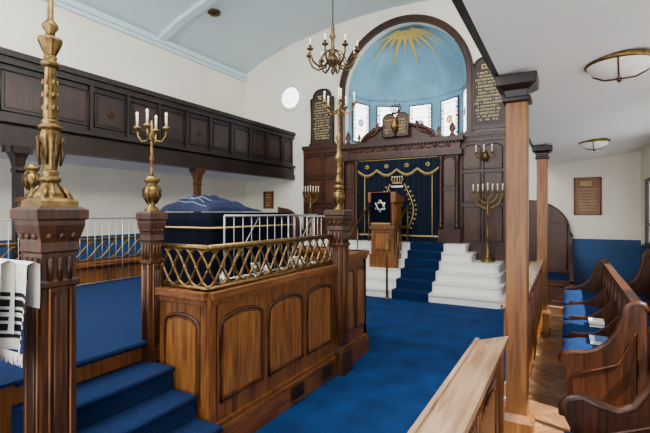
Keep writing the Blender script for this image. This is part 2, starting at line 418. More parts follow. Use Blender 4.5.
for k in range(9):
    x=-4.4+k*.285
    mb.sph((x,Yc-.065,3.035),.035,ARKL,10)
    if k<8: mb.tube([(x+.04+.205*t/6,Yc-.07,3.06-.045*sin(pi*t/6)) for t in range(7)],.012,ARKL,6)
for k in range(36): mb.box(-4.6+k*.075,-4.565+k*.075,Yc-.13,Yc-.06,3.09,3.12,ARK)
P=[(AX-.85,3.22),(AX+.85,3.22)]+[(AX+.85*cos(pi*i/16),3.22+.36*sin(pi*i/16)) for i in range(1,16)]
mb.prism(P,FY(Yc-.02),0,-.16,ARK)
mb.tube([(AX+.85*cos(pi*i/16),Yc-.04,3.22+.36*sin(pi*i/16)) for i in range(17)],.04,ARKL,8)
for k in range(20):
    a=pi*(k+.5)/20; mb.sph((AX+.76*cos(a),Yc-.04,3.24+.29*sin(a)),.022,ARKL,8)
for s_ in (-1,1):
    c=AX+s_*.155
    mb.prism(outline(c-.15,c+.15,3.3,3.82,.15),FY(Yc-.1),-.04,.03,ARK)
    mb.tube([FY(Yc-.1)(u,v_,.03) for u,v_ in outline(c-.145,c+.145,3.305,3.815,.145)],.012,BRASSD,6,True)
    glyphs(mb,FY(Yc-.131),c-.11,c+.11,3.36,3.70,5,GOLDP,.6)
    mb.tube([(AX+s_*(.36+.05*t+.10*cos(t*.9)*(1-t/9)),Yc-.05,3.42+.14*sin(t*.9)*(1-t/9)+.02*(6-t)) for t in [k*.5 for k in range(13)]],.028,ARKL,8)
    mb.tube([(AX+s_*(.5+.34*t),Yc-.03,3.5-.2*t+.07*sin(t*9)) for t in [k/14 for k in range(15)]],[.03-.0014*k for k in range(15)],ARKL,7)
    mb.lathe(AX+s_*1.2,Yc-.02,[(.06,3.22),(.06,3.26),(.03,3.3),(.07,3.38),(.05,3.46),(.015,3.52),(.002,3.56)],ARKL,14)
    mb.lathe(AX+s_*.92,Yc-.02,[(.04,3.22),(.04,3.26),(.02,3.3),(.045,3.36),(.01,3.46)],BRASSD,14)
for k in range(-2,3):
    mb.tube([(AX+k*.03,Yc-.1,3.82),(AX+k*.062,Yc-.1,3.92),(AX+k*.04,Yc-.1,3.99)],.014,BRASSD,6); mb.sph((AX+k*.04,Yc-.1,4.0),.018,BRASSD,8)
mb.tube([(AX-.1,Yc-.1,3.82),(AX+.1,Yc-.1,3.82)],.022,BRASSD,6)
mb.finish('torah_ark')
# curtain
mb=MB(); nx=90
def curtain(x0,x1,z0f,z1,y,amp,per,m,m2=None):
    v=[];f=[]
    for j in range(2):
        for i in range(nx+1):
            x=x0+(x1-x0)*i/nx; v.append((x,y+amp*sin(i/nx*(x1-x0)/per*2*pi),z1 if j else z0f(x)))
    f=[(i,i+1,nx+2+i,nx+1+i) for i in range(nx)]
    mb.add(v,f,m,True)
curtain(-4.2,-2.33,lambda x:1.02,2.84,9.12,.025,.13,CURT)
curtain(-4.2,-2.33,lambda x:2.6-.12*abs(sin((x+4.2)/1.87*pi*4)),2.84,9.07,.012,.11,CURT)
mb.tube([(-4.2+1.87*i/64,9.055,2.6-.12*abs(sin(i/64*pi*4))) for i in range(65)],.014,GOLDP,6)
mb.tube([(-4.2,9.06,2.82),(-2.33,9.06,2.82)],.012,GOLDP,6)
for i in range(64):
    x=-4.2+1.87*(i+.5)/64; zz=2.6-.12*abs(sin((i+.5)/64*pi*4)); mb.tube([(x,9.055,zz),(x,9.055,zz-.05)],.006,GOLDP,4)
for k in range(4): star(mb,FY(9.05),-4.2+1.87*(k+.5)/4,2.67,.05,.007,GOLDP)
mp=FY(9.08); cx=-3.26
for k in range(-2,3):
    mb.tube([mp(cx+k*.045,2.30,.0),mp(cx+k*.068,2.38,.0),mp(cx+k*.055,2.42,0)],.010,GOLDP,6)
    mb.sph(mp(cx+k*.055,2.43,0),.016,WOOL,8)
mb.tube([mp(cx-.11,2.29,0),mp(cx+.11,2.29,0)],.018,GOLDP,6); mb.tube([mp(cx-.13,2.21,0),mp(cx+.13,2.21,0)],.022,WOOL,6)
star(mb,mp,cx,1.85,.14,.01,GOLDP,0)
for s_ in (-1,1):
    mb.tube([mp(cx+s_*(.25+.12*sin(t)),1.3+.25*t,0) for t in [k*.3 for k in range(14)]],.012,GOLDP,6)
    for t in [k*.4 for k in range(10)]:
        mb.sph(mp(cx+s_*(.25+.12*sin(t)+.06),1.3+.25*t,0),.022,GOLDP,6); mb.sph(mp(cx+s_*(.25+.12*sin(t)-.06),1.33+.25*t,0),.016,GOLDP,6)
    mb.tube([mp(cx+s_*.78,1.15,0),mp(cx+s_*.78,2.45,0)],.010,GOLDP,6)
mb.box(-4.18,-2.35,9.085,9.095,1.12,1.15,GOLDP)
mb.finish('ark_curtain')
# eternal lamp
mb=MB(); x,y=AX,8.88
mb.tube([(x,9.25,4.1),(x,9.05,4.12),(x,y,4.05),(x,y,3.7)],.008,BRASS,5)
mb.lathe(x,y,[(.005,3.36),(.02,3.4),(.06,3.46),(.075,3.52),(.05,3.58),(.06,3.6),(.02,3.66),(.008,3.72)],BRASS,14)
mb.sph((x,y,3.63),.04,GRED,10)
for k in range(3):
    a=2*pi*k/3; mb.tube([(x+.06*cos(a),y+.06*sin(a),3.58),(x,y,3.85)],.003,BRASS,4)
mb.finish('eternal_lamp')
# plaques
for (x0,x1,za,zb) in ((-5.65,-5.0,3.36,4.72),(-1.74,-1.04,3.42,4.86)):
    mb=MB(); mp=FY(YF); c=(x0+x1)/2; w=(x1-x0)/2
    P=[(x0,za),(x1,za),(x1,zb-.22),(x1-.08,zb-.2),(x1-.08,zb-.12)]+[(c+(w-.1)*cos(a),zb-.12+.12*sin(a)) for a in [pi*k/10 for k in range(11)]]+[(x0+.08,zb-.12),(x0+.08,zb-.2),(x0,zb-.22)]
    mb.prism(P,mp,.003,.05,STONE); mb.tube([mp(u,v_,.05) for u,v_ in P],.022,ARK,8,True)
    mb.prism(outline(x0-.04,x1+.04,za-.06,za+.02),mp,.003,.08,ARK)
    glyphs(mb,FY(YF-.05),x0+.08,x1-.08,za+.1,zb-.3,15,LETTR,.5); glyphs(mb,FY(YF-.05),c-.14,c+.14,zb-.27,zb-.14,1,LETTR,.7)
    mb.finish('prayer_plaque')
mb=MB(); mp=FY(YF); x0,x1=.14,.56
mb.prism(outline(x0,x1,1.6,2.29),mp,0,.03,BRNP); mb.tube([mp(u,v_,.03) for u,v_ in outline(x0,x1,1.6,2.29)],.016,OAK,6,True)
glyphs(mb,FY(YF-.03),x0+.05,x1-.05,1.66,2.1,8,LETTR,.4); glyphs(mb,FY(YF-.03),x0+.08,x1-.08,2.12,2.24,1,LETTR,.7)
mb.finish('memorial_board')
mb=MB(); mp=FY(YF+.002); mb.prism(outline(-7.15,-6.85,1.75,2.2),mp,0,.03,BRNP); mb.tube([mp(u,v_,.03) for u,v_ in outline(-7.15,-6.85,1.75,2.2)],.02,ARK,6,True); glyphs(mb,FY(YF-.03),-7.1,-6.9,1.8,2.15,5,LETTR,.4); mb.finish('notice_board')

# pulpit
mb=MB(); px0,px1,py0,py1=-3.55,-3.05,8.3,8.78
mb.box(px0-.03,px1+.03,py0-.03,py1+.03,.512,.78,OAK); mb.box(px0,px1,py0,py1,.78,1.85,OAK)
mb.box(px0-.04,px1+.04,py0-.04,py1+.04,1.3,1.36,OAK)
mb.prism([(py0-.05,1.85),(py1+.05,1.85),(py1+.05,1.94),(py0-.05,2.06)],FX(0),px0-.05,px1+.05,OAK)
panel(mb,FY(py0),px0+.07,px1-.07,.86,1.24,OAK_R,OAK); panel(mb,FX(px1),py0+.06,py1-.06,.86,1.24,OAK_R,OAK); panel(mb,FX(px1),py0+.06,py1-.06,1.42,1.8,OAK_R,OAK,.12)
mb.box(px0+.02,px1-.05,py0-.07,py0-.055,1.42,2.05,NAVY)
star(mb,FY(py0-.075),-3.315,1.77,.13,.012,SILVM,0)
mb.tube([(px0+.02,py0-.063,1.42),(px1-.05,py0-.063,1.42)],.012,GOLDP,6)
for k in range(24):
    xx=px0+.03+k*.0175; mb.tube([(xx,py0-.063,1.42),(xx,py0-.063,1.37)],.005,GOLDP,4)
mb.finish('pulpit',bevel=.006)

def menorah(name,x,y,z,H,arm,n,mt,r=.014):
    mb=MB()
    mb.lathe(x,y,[(.13,z),(.13,z+.03),(.07,z+.07),(.03,z+.14),(.05,z+.2),(.02,z+.26),(.018,z+H*.3),(.04,z+H*.33),(.018,z+H*.38),(.016,z+H*.6),(.04,z+H*.63),(.016,z+H*.67),(.014,z+H*.93),(.03,z+H*.95),(.03,z+H*.96)],mt,14)
    k=n//2
    mb.tube([(x,y,z+H*.95),(x,y,z+H*.95+.12)],.012,CANDLE,8); mb.sph((x,y,z+H*.95+.14),.013,BULB,8,1.7)
    for i in range(1,k+1):
        rr=arm*i/k; dy=0.0
        for s_ in (-1,1):
            mb.tube([(x+s_*rr*sin(a),y,z+H*.93-rr*1.15*cos(a)) for a in [pi/2*q/8 for q in range(9)]],r*.7,mt,6)
            mb.lathe(x+s_*rr,y,[(.008,z+H*.92),(.028,z+H*.94),(.028,z+H*.95)],mt,10)
            mb.tube([(x+s_*rr,y,z+H*.95),(x+s_*rr,y,z+H*.95+.1)],.012,CANDLE,8); mb.sph((x+s_*rr,y,z+H*.95+.12),.013,BULB,8,1.7)
    mb.tube([(x-arm*.7,y,z+H*.8),(x,y,z+H*.7),(x+arm*.7,y,z+H*.8)],r*.5,mt,6)
    return mb.finish(name)
menorah('standing_candelabrum',-1.33,8.85,.68,1.45,.27,7,BRASS,.02)
menorah('standing_candelabrum',-5.45,9.0,1.0,1.2,.22,7,BRASS,.016)
for x in (-1.42,):
    mb=MB(); z=2.78
    mb.lathe(x,9.11,[(.05,z-.1),(.07,z),(.03,z+.1)],BRASS,12)
    for s_ in (-1,0,1):
        mb.tube([(x,9.1,z-.02),(x+s_*.08,9.03,z-.07),(x+s_*.15,8.98,z-.02),(x+s_*.15,8.98,z+.04)],.01,BRASS,6)
        mb.lathe(x+s_*.15,8.98,[(.01,z+.03),(.035,z+.05),(.035,z+.06)],BRASS,10)
        mb.tube([(x+s_*.15,8.98,z+.06),(x+s_*.15,8.98,z+.17)],.012,CANDLE,8); mb.sph((x+s_*.15,8.98,z+.19),.014,BULB,8,1.7)
    mb.finish('candle_sconce')

# ------------------------------------------------------------ bimah
BX,BY0,BY1,BF,BL=-2.05,2.09,4.65,.75,-2.52
mb=MB()
mb.box(-5.3,BX-.08,BY0+.08,BY1-.05,.012,BF-.02,OAK)
mb.box(-5.3,-2.62,.4,BY0+.08,.012,BF-.02,OAK)
mb.box(-5.28,BX-.08,BY0+.08,BY1-.05,BF-.02,BF,CARPET); mb.box(-5.28,-2.56,.4,BY0+.08,BF-.02,BF,CARPET)
def parapet(ax,c,u0,u1,top,pan,sg,arch=.07):
    def bx(ua,ub,w0,w1,za,zb,m):
        a,b=sorted((c+sg*w0,c+sg*w1))
        if ax=='x': mb.box(a,b,ua,ub,za,zb,m)
        else: mb.box(ua,ub,a,b,za,zb,m)
    mp=FX(c,sg) if ax=='x' else FY(c,sg)
    bx(u0,u1,-.08,0,.012,top-.05,OAK)
    bx(u0,u1,0,.035,.012,.2,OAKH); bx(u0,u1,0,.02,.2,.235,OAK)
    bx(u0,u1,-.16,.045,top-.05,top,OAKH); bx(u0,u1,0,.02,top-.09,top-.05,OAK)
    for a,b in pan:
        panel(mb,mp,a,b,.36,top-.17,OAK_R,POST,arch,.014,.03)
parapet('x',BX,BY0,3.86,1.12,[(2.2,2.66),(2.74,3.24),(3.32,3.78)],1)
parapet('x',BX,4.0,BY1,1.2,[(4.08,4.3),(4.36,4.58)],1)
parapet('y',BY0,BL,BX,1.12,[(-2.46,-2.13)],-1)
mb.box(BX-.06,BX+.012,BY0-.012,BY0+.06,.012,1.08,OAK)
parapet('y',BY1,-5.3,BX,1.2,[],1)
parapet('x',-5.3,.4,BY1,1.02,[],-1)
for yy in (3.0,3.52):
    mb.box(BX+.03,BX+.045,yy,yy+.2,.05,.17,BRASSD)
    for k in range(5): 
        for q in (0,1): mb.tube([(BX+.05,yy+.02+.04*k,.06 if q else .16),(BX+.05,yy+.04*k+.04,.16 if q else .06)],.005,BLK,4)
mb.finish('bimah_platform',bevel=.004)
# silver cups on ledge
mb=MB()
for k in range(8):
    y=2.36+k*.18+random.uniform(-.03,.03); x=BX-.125+random.uniform(-.01,.01)
    if k%3==2: mb.lathe(x,y,[(.035,1.121),(.035,1.128),(.01,1.135),(.012,1.17),(.035,1.19),(.042,1.245),(.038,1.245)],SILVM,14)
    elif k%3==1: mb.lathe(x,y,[(.03,1.121),(.034,1.16),(.03,1.165)],SILVM,14)
    else: mb.lathe(x,y,[(.025,1.121),(.034,1.13),(.04,1.17),(.034,1.195),(.018,1.21),(.02,1.22),(.006,1.228)],SILVM,14)
mb.finish('silver_cups')
# stairs
mb=MB(); xe=[-2.56,-2.33,-2.12,-1.9,-1.68]
zz=[.6,.45,.3,.15]
for i in range(4):
    mb.box(-2.62,xe[i+1],1.2,BY0-.045,.012 if i==3 else zz[i+1],zz[i],CARPET)
    mb.tube([(xe[i+1],1.2,zz[i]-.018),(xe[i+1],BY0-.045,zz[i]-.018)],.02,CARPET,8)
mb.tube([(-2.57,1.2,BF-.02),(-2.57,BY0-.045,BF-.02)],.02,CARPET,8)
mb.finish('bimah_stairs')
# lattice
def lattice(name,path,z0,z1,per=.24,rr=.009):
    mb=MB()
    for (p0,p1) in path:
        P0=Vector(p0);P1=Vector(p1); L=(P1-P0).length; d=(P1-P0)/L
        zm=(z0+z1)/2; h=(z1-z0)/2-.012
        cnt=max(1,round(L/per)); pr=L/cnt
        for ph in (0,.5):
            for sg in (1,-1):
                pts=[]
                N=cnt*12
                for i in range(N+1):
                    s_=i/N*cnt; q=sin((s_+ph)*pi)
                    pts.append((P0.x+d.x*s_*pr,P0.y+d.y*s_*pr,zm+sg*h*q))
                mb.tube(pts,rr,BRASS,6)
        for k in range(cnt*2+1):
            c=P0+d*k*pr/2
            mb.sph((c.x,c.y,zm),.016,BRASS,8)
            if k<cnt*2:
                c=P0+d*(k+.5)*pr/2
                for q in (-.7,.7): mb.sph((c.x,c.y,zm+h*q),.013,BRASS,8)
                mb.tube([(c.x,c.y,zm-h),(c.x,c.y,zm-h*.7)],.006,BRASS,5); mb.tube([(c.x,c.y,zm+h*.7),(c.x,c.y,zm+h)],.006,BRASS,5)
        for z,r in ((z0,.014),(z1,.019)):
            mb.tube([(P0.x,P0.y,z),(P1.x,P1.y,z)],r,BRASS,8)
    return mb.finish(name)
lattice('brass_lattice_screen',[((BX-.03,3.86),(BX-.03,BY0+.03)),((BX-.03,BY0+.03),(BL,BY0+.03))],1.135,1.41)
lattice('brass_lattice_screen',[((-5.26,.4),(-5.26,4.6))],1.03,1.3,.34)
def rail(name,p0,p1,z0,z1,step=.075,cross=False):
    mb=MB(); P0=Vector(p0);P1=Vector(p1);L=(P1-P0).length;n=int(L/step)
    for z in (z1,z0+.02): mb.tube([(P0.x,P0.y,z),(P1.x,P1.y,z)],.008,IRON,6)
    for i in range(n+1):
        c=P0+(P1-P0)*i/n; mb.tube([(c.x,c.y,z0),(c.x,c.y,z1)],.0035 if i%8 else .008,IRON,5)
    if cross:
        for i in range(0,n-3,8):
            a=P0+(P1-P0)*i/n;b=P0+(P1-P0)*(i+4)/n
            mb.tube([(a.x,a.y,z0),(b.x,b.y,z1)],.004,IRON,5)
    return mb.finish(name)
rail('iron_railing',(BX-.19,2.45),(BX-.19,3.84),1.12,1.62,.1,True)
rail('iron_railing',(-5.1,.6),(-5.1,4.4),.75,1.57,.095)
rail('iron_railing',(-5.0,4.45),(-2.25,4.45),.75,1.6,.095,True)

# posts
def post(cx,cy,zb,s,h=1.6,foot=False):
    mb=MB(); mp1=FX(cx+s); mp2=FY(cy-s)
    z0=zb
    if foot: mb.sq(cx,cy,[(s*1.35,zb),(s*1.35,zb+.22),(s*1.15,zb+.27),(s,zb+.28)],POST); z0=zb+.27
    mb.sq(cx,cy,[(s,z0),(s,h-.2)],POST)
    for mp,c in ((mp1,cy),(mp2,cx)):
        if h-.3-z0>.3:
            panel(mb,mp,c-s*.6,c+s*.6,z0+.08,h-.36,POST,OAK,0,.006,.02)
            for k in (-.3,0,.3): mb.tube([mp(c+k*s,z0+.12,.006),mp(c+k*s,h-.4,.006)],s*.09,POST,6)
        for k in (-.55,0,.55): mb.tube([mp(c+k*s,h-.33,.0),mp(c+k*s,h-.22,.004)],s*.16,POST,6)
    mb.sq(cx,cy,[(s*1.02,h-.36),(s*1.15,h-.35),(s*1.15,h-.33),(s*1.02,h-.32)],POST)
    mb.sq(cx,cy,[(s*1.0,h-.2),(s*1.15,h-.19),(s*1.1,h-.15),(s*1.3,h-.09),(s*1.35,h-.07),(s*1.35,h-.05),(s*1.5,h-.04),(s*1.5,h),(s*1.2,h+.015)],POST)
    for i in range(4):
        for k in range(3):
            o=(k-1)*s*.7; q=[(cx+s*1.22,cy+o),(cx-s*1.22,cy+o),(cx+o,cy+s*1.22),(cx+o,cy-s*1.22)][i]
            mb.sph((q[0],q[1],h-.12),s*.2,POST,8)
    return mb
def candle_arms(mb,cx,cy,z,R,n,rot=0.3):
    for k in range(n):
        a=2*pi*k/n+rot; ux,uy=cos(a),sin(a)
        mb.tube([(cx+ux*R*q,cy+uy*R*q,z+h) for q,h in ((0,0),(.35,-.045),(.7,-.05),(.95,-.01),(1,.035))],.007,BRASS,6)
        mb.lathe(cx+ux*R,cy+uy*R,[(.008,z+.03),(.026,z+.045),(.024,z+.055),(.012,z+.06)],BRASS,10)
        mb.tube([(cx+ux*R,cy+uy*R,z+.055),(cx+ux*R,cy+uy*R,z+.13)],.008,CANDLE,8)
        mb.sph((cx+ux*R,cy+uy*R,z+.145),.010,BULB,8,1.8)
def fluted(mb,cx,cy,prof,m,n=30,d=.14,smooth=True):
    v=[];f=[]
    for r,z in prof:
        for i in range(n):
            a=2*pi*i/n; rr=r*(1-(d if i%3==0 else 0)); v.append((cx+rr*cos(a),cy+rr*sin(a),z))
    for j in range(len(prof)-1):
        for i in range(n): f.append((j*n+i,j*n+(i+1)%n,(j+1)*n+(i+1)%n,(j+1)*n+i))
    mb.add(v,f,m,smooth)
# post A (foreground)
cx,cy=-2.13,1.14
mb=post(cx,cy,.012,.078,1.66)
b=1.67
mb.sq(cx,cy,[(.085,b),(.085,b+.03),(.07,b+.045)],BRASS)
fluted(mb,cx,cy,[(.07,b+.04),(.075,b+.055),(.06,b+.075),(.045,b+.095),(.034,b+.12)],BRASS)
mb.lathe(cx,cy,[(.034,b+.115),(.046,b+.13),(.046,b+.14),(.03,b+.15),(.038,b+.165),(.027,b+.18)],BRASS,20)
fluted(mb,cx,cy,[(.026,b+.17),(.034,b+.22),(.042,b+.28),(.046,b+.32),(.044,b+.35),(.034,b+.37)],BRASS)
mb.lathe(cx,cy,[(.03,b+.365),(.05,b+.375),(.05,b+.385),(.034,b+.395),(.04,b+.405),(.031,b+.415)],BRASS,20)
fluted(mb,cx,cy,[(.031,b+.41),(.029,b+.5),(.026,b+.6),(.023,b+.665)],BRASS)
for z in (b+.47,b+.53,b+.59):
    for k in range(6):
        a=k*pi/3; mb.sph((cx+.028*cos(a),cy+.028*sin(a),z),.008,BRASS,6,1.8)
mb.lathe(cx,cy,[(.023,b+.66),(.038,b+.67),(.04,b+.685),(.024,b+.695),(.03,b+.71),(.024,b+.72)],BRASS,20)
fluted(mb,cx,cy,[(.022,b+.715),(.038,b+.75),(.052,b+.785),(.05,b+.8),(.03,b+.805)],BRASS)
mb.lathe(cx,cy,[(.02,b+.8),(.02,b+.83),(.034,b+.85),(.034,b+.865),(.014,b+.89),(.012,b+1.25)],BRASS,20)
for k in range(4):
    a=pi/4+k*pi/2; mb.tube([(cx+.095*cos(a),cy+.095*sin(a),b+.02),(cx+.075*cos(a),cy+.075*sin(a),b+.065),(cx+.045*cos(a),cy+.045*sin(a),b+.1)],[.016,.012,.008],BRASS,6)
for k in range(8):
    a=k*pi/4; mb.tube([(cx+.044*cos(a),cy+.044*sin(a),b+.2),(cx+.054*cos(a),cy+.054*sin(a),b+.25),(cx+.05*cos(a),cy+.05*sin(a),b+.3),(cx+.06*cos(a),cy+.06*sin(a),b+.335)],[.004,.008,.006,.003],BRASSD,5)
candle_arms(mb,cx,cy,b+1.2,.15,4)
mb.finish('candelabrum_post')
# post B
def urn(mb,cx,cy,b,s=1):
    fluted(mb,cx,cy,[(.05*s,b),(.05*s,b+.02*s),(.022*s,b+.05*s),(.04*s,b+.09*s),(.062*s,b+.14*s),(.055*s,b+.18*s),(.03*s,b+.2*s),(.05*s,b+.225*s),(.06*s,b+.25*s),(.018*s,b+.27*s)],BRASS,30,.07)
    for k in range(6):
        a=k*pi/3; mb.tube([(cx+r*s*cos(a),cy+r*s*sin(a),b+z*s) for r,z in ((.03,.06),(.064,.12),(.062,.17),(.035,.2))],.006*s,BRASSD,5)
cx,cy=-2.575,2.07
mb=post(cx,cy,.6,.05,1.64); urn(mb,cx,cy,1.65,.95)
mb.lathe(cx,cy,[(.016,1.9),(.011,1.93),(.011,2.02),(.02,2.03),(.01,2.05),(.01,2.18),(.02,2.2),(.008,2.22),(.007,2.3)],BRASS,12)
candle_arms(mb,cx,cy,2.2,.1,4,.6)
mb.finish('candelabrum_post')
# post C
cx,cy=-2.04,3.93
mb=post(cx,cy,.012,.078,1.66,True); b=1.665
urn(mb,cx,cy,b,1.0)
mb.lathe(cx,cy,[(.02,b+.26),(.045,b+.3),(.028,b+.34),(.026,b+.5),(.045,b+.53),(.045,b+.55),(.022,b+.58),(.02,b+.72),(.035,b+.75),(.016,b+.78),(.014,b+.98),(.028,b+1.0),(.01,b+1.03),(.01,b+1.12)],BRASS,14)
for t0 in range(2): mb.tube([(cx+.028*cos(t*.5+t0*pi),cy+.028*sin(t*.5+t0*pi),b+.34+t*.011) for t in range(16)],.006,BRASSD,6)
candle_arms(mb,cx,cy,b+1.05,.16,5); mb.tube([(cx,cy,b+1.1),(cx,cy,b+1.24)],.009,CANDLE,8); mb.sph((cx,cy,b+1.255),.011,BULB,8,1.8)
mb.finish('candelabrum_post')
cx,cy=-5.12,2.55
mb=post(cx,cy,.75,.075,1.8); urn(mb,cx,cy,1.81,1.35); mb.finish('candelabrum_post')

# reading desk with cloth
mb=MB(); x0,x1,y0,y1=-3.72,-2.9,3.0,4.32
mb.box(x0+.06,x1-.06,y0+.06,y1-.06,BF,1.55,OAK); mb.box(x0,x1,y0,y1,1.55,1.62,OAK)
mb.finish('reading_desk')
mb=MB(); N=120
per=[]
for i in range(N):
    t=i/N*4; k=int(t); u=t-k
    p=[(x0+(x1-x0)*u,y0),(x1,y0+(y1-y0)*u),(x1-(x1-x0)*u,y1),(x0,y1-(y1-y0)*u)][k]; nrm=[(0,-1),(1,0),(0,1),(-1,0)][k]
    per.append((p,nrm,i))
v=[]
for z,o,am in ((1.645,-.02,0),(1.64,.01,0),(1.55,.022,.006),(1.2,.035,.02),(.85,.05,.032)):
    for p,nr,i in per:
        w=o+am*sin(i*.9)+am*.5*sin(i*.37); v.append((p[0]+nr[0]*w,p[1]+nr[1]*w,z))
f=[(j*N+i,j*N+(i+1)%N,(j+1)*N+(i+1)%N,(j+1)*N+i) for j in range(4) for i in range(N)]+[tuple(range(N))]
mb.add(v,f,NAVY,True)
mb.tube([(x0,y0-.035,1.5),(x1+.035,y0-.035,1.5),(x1+.035,y1,1.5)],.008,GOLDP,6)
mb.finish('desk_velvet_cover')
# torah mantle cloth, rumpled heap over scrolls
def hz(u,w):
    e=(sin(pi*min(1,max(0,u)))**.4)*(sin(pi*min(1,max(0,w)))**.4) if 0<u<1 and 0<w<1 else 0
    return 1.655+max(0,e*(.17-.07*w+.04*sin(u*3+1)))+.014*sin(u*21+w*7)*e+.011*sin(w*27)*e
cxy=lambda u,w:(x0+.06+u*.70,3.02+w*.85)
mb=MB(); nx_,ny_=40,36; v=[]
for j in range(ny_+1):
    for i in range(nx_+1):
        u=i/nx_;w=j/ny_; v.append((*cxy(u,w),hz(u,w)))
f=[(j*(nx_+1)+i,j*(nx_+1)+i+1,(j+1)*(nx_+1)+i+1,(j+1)*(nx_+1)+i) for j in range(ny_) for i in range(nx_)]
mb.add(v,f,CLOTHB,True)
for (a,bb) in (((.25,.14),(.75,.26)),((.25,.26),(.75,.14)),((.1,.05),(.9,.05))):
    pts=[]
    for k in range(25):
        u=a[0]+(bb[0]-a[0])*k/24; w=a[1]+(bb[1]-a[1])*k/24; pts.append((*cxy(u,w),hz(u,w)+.002))
    mb.tube(pts,.004,SILV,5)
mb.finish('torah_mantle_cloth')

# ------------------------------------------------------------ chandelier
mb=MB(); cx,cy=-2.84,5.29; zc=3.76
mb.lathe(cx,cy,[(.004,zc-.2),(.02,zc-.18),(.035,zc-.14),(.015,zc-.1),(.05,zc-.06),(.08,zc),(.07,zc+.05),(.03,zc+.09),(.045,zc+.13),(.025,zc+.17),(.025,zc+.3),(.05,zc+.34),(.02,zc+.4),(.03,zc+.45),(.012,zc+.5),(.01,zc+.55)],BRASSD,16)
mb.tube([(cx,cy,zc+.5),(cx,cy,6.3)],.009,BRASSD,6); mb.lathe(cx,cy,[(.02,6.15),(.07,6.25),(.08,6.33)],BRASSD,14)
for k in range(8):
    a=2*pi*k/8+.2; ux,uy=cos(a),sin(a); R_=.35
    mb.tube([(cx+ux*R_*q,cy+uy*R_*q,zc+h) for q,h in ((.15,.02),(.35,-.08),(.6,-.11),(.85,-.06),(.98,.03),(1,.09))],.014,BRASSD,7)
    mb.tube([(cx+ux*R_*q,cy+uy*R_*q,zc+h) for q,h in ((.1,.15),(.3,.12),(.5,.03),(.6,-.06),(.5,-.1))],.009,BRASSD,6)
    mb.lathe(cx+ux*R_,cy+uy*R_,[(.01,zc+.08),(.045,zc+.1),(.045,zc+.115),(.018,zc+.125),(.02,zc+.16)],BRASSD,12)
    mb.tube([(cx+ux*R_,cy+uy*R_,zc+.12),(cx+ux*R_,cy+uy*R_,zc+.2)],.012,CANDLE,8); mb.sph((cx+ux*R_,cy+uy*R_,zc+.225),.014,BULB,8,1.8)
mb.finish('brass_chandelier')

# ------------------------------------------------------------ pews on the right
def pew(name,X,y0,y1,div,H=.88,low=False):
    mb=MB()
    prof_=[(0,.0),(0,.46),(-.03,.52),(-.035,.57),(0,.61),(.06,.63),(.14,.60),(.22,.585),(.3,.63),(.36,.74),(.39,.85),(.42,H+.05),(.47,H+.09),(.52,H+.07),(.54,H),(.54,0)]
    if low: prof_=[(0,.0),(0,.36),(-.03,.40),(-.035,.44),(0,.475),(.06,.49),(.14,.50),(.22,.53),(.3,.60),(.36,.70),(.39,.80),(.42,H+.02),(.47,H+.06),(.52,H+.05),(.54,H),(.54,0)]
    ends=[y0]+div+[y1]
    for k,y in enumerate(ends):
        full=k in (0,len(ends)-1)
        pp=[(X+a,b) if b>0 else (X+a,.009) for a,b in (prof_ if full else [(.02,.4),(.02,.47),(.05,.50),(.14,.5),(.24,.52),(.34,.6),(.44,.72),(.46,.4)])]
        mb.prism(pp,FY(y,1),-.025,.025,PEWV)
        if full: mb.tube([(X+a,y,b) for a,b in prof_[2:-1]],.028,PEWV,8)
        if full:
            q=.1 if low else 0
            mb.tube([(X+a,y-.03,b) for a,b in ((.05,.08),(.05,.42-q),(.2,.48-q),(.36,.55-q),(.48,.72),(.48,.08))],.008,PEW,6,True)
    mb.box(X+.02,X+.46,y0,y1,.39,.42,PEW); mb.box(X+.03,X+.05,y0,y1,.28,.39,PEW)
    mb.prism([(X+.44,.4),(X+.47,.4),(X+.52,H),(X+.49,H)],FY(0,1),y0,y1,PEW)
    mb.box(X+.47,X+.55,y0,y1,H-.01,H+.03,PEW); mb.box(X+.49,X+.51,y0,y1,.05,.42,PEW)
    y=y0+.3
    while y<y1-.2:
        mb.tube([(X+.44+.09*(zz_-.4),y,zz_) for zz_ in (.45,.84)],.012,PEWV,6); y+=.4
    for a,b in zip(ends[:-1],ends[1:]):
        c0,c1=a+.06,b-.08
        v=[];n1,n2=8,10
        for top in (0,1):
            for i in range(n1+1):
                for j in range(n2+1):
                    u=i/n1;w=j/n2; e=(min(u,1-u)*min(w,1-w)*4)
                    v.append((X-.03+u*.45,c0+w*(c1-c0),(.423+top*(.04+.045*min(1,e*4)))))
        o=(n1+1)*(n2+1); f=[]
        for t in (0,o):
            f+=[(t+i*(n2+1)+j,t+(i+1)*(n2+1)+j,t+(i+1)*(n2+1)+j+1,t+i*(n2+1)+j+1) for i in range(n1) for j in range(n2)]
        bd=[i*(n2+1) for i in range(n1+1)]+[n1*(n2+1)+j for j in range(1,n2+1)]+[i*(n2+1)+n2 for i in range(n1-1,-1,-1)]+[j for j in range(n2-1,0,-1)]
        f+=[(bd[k],bd[(k+1)%len(bd)],bd[(k+1)%len(bd)]+o,bd[k]+o) for k in range(len(bd))]
        mb.add(v,f,CUSH,True)
    return mb.finish(name)
pew('wooden_pew',0.0,4.1,7.6,[4.75,5.5,6.4],low=True)
pew('wooden_pew',0.02,.7,2.75,[1.6])
pew('wooden_pew',.57,4.6,7.7,[6.2],H=1.0)
mb=MB()
for (x,y,z,w,l,t,m_) in ((.2,5.0,.51,.14,.2,.03,BLK),(.2,5.01,.54,.13,.18,.025,WOOL),(.18,4.35,.51,.14,.2,.035,STRB)):
    mb.box(x,x+w,y,y+l,z,z+t,m_); mb.box(x+.004,x+w-.01,y-.001,y+l+.001,z+.004,z+t-.004,WOOL)
mb.finish('prayer_books')
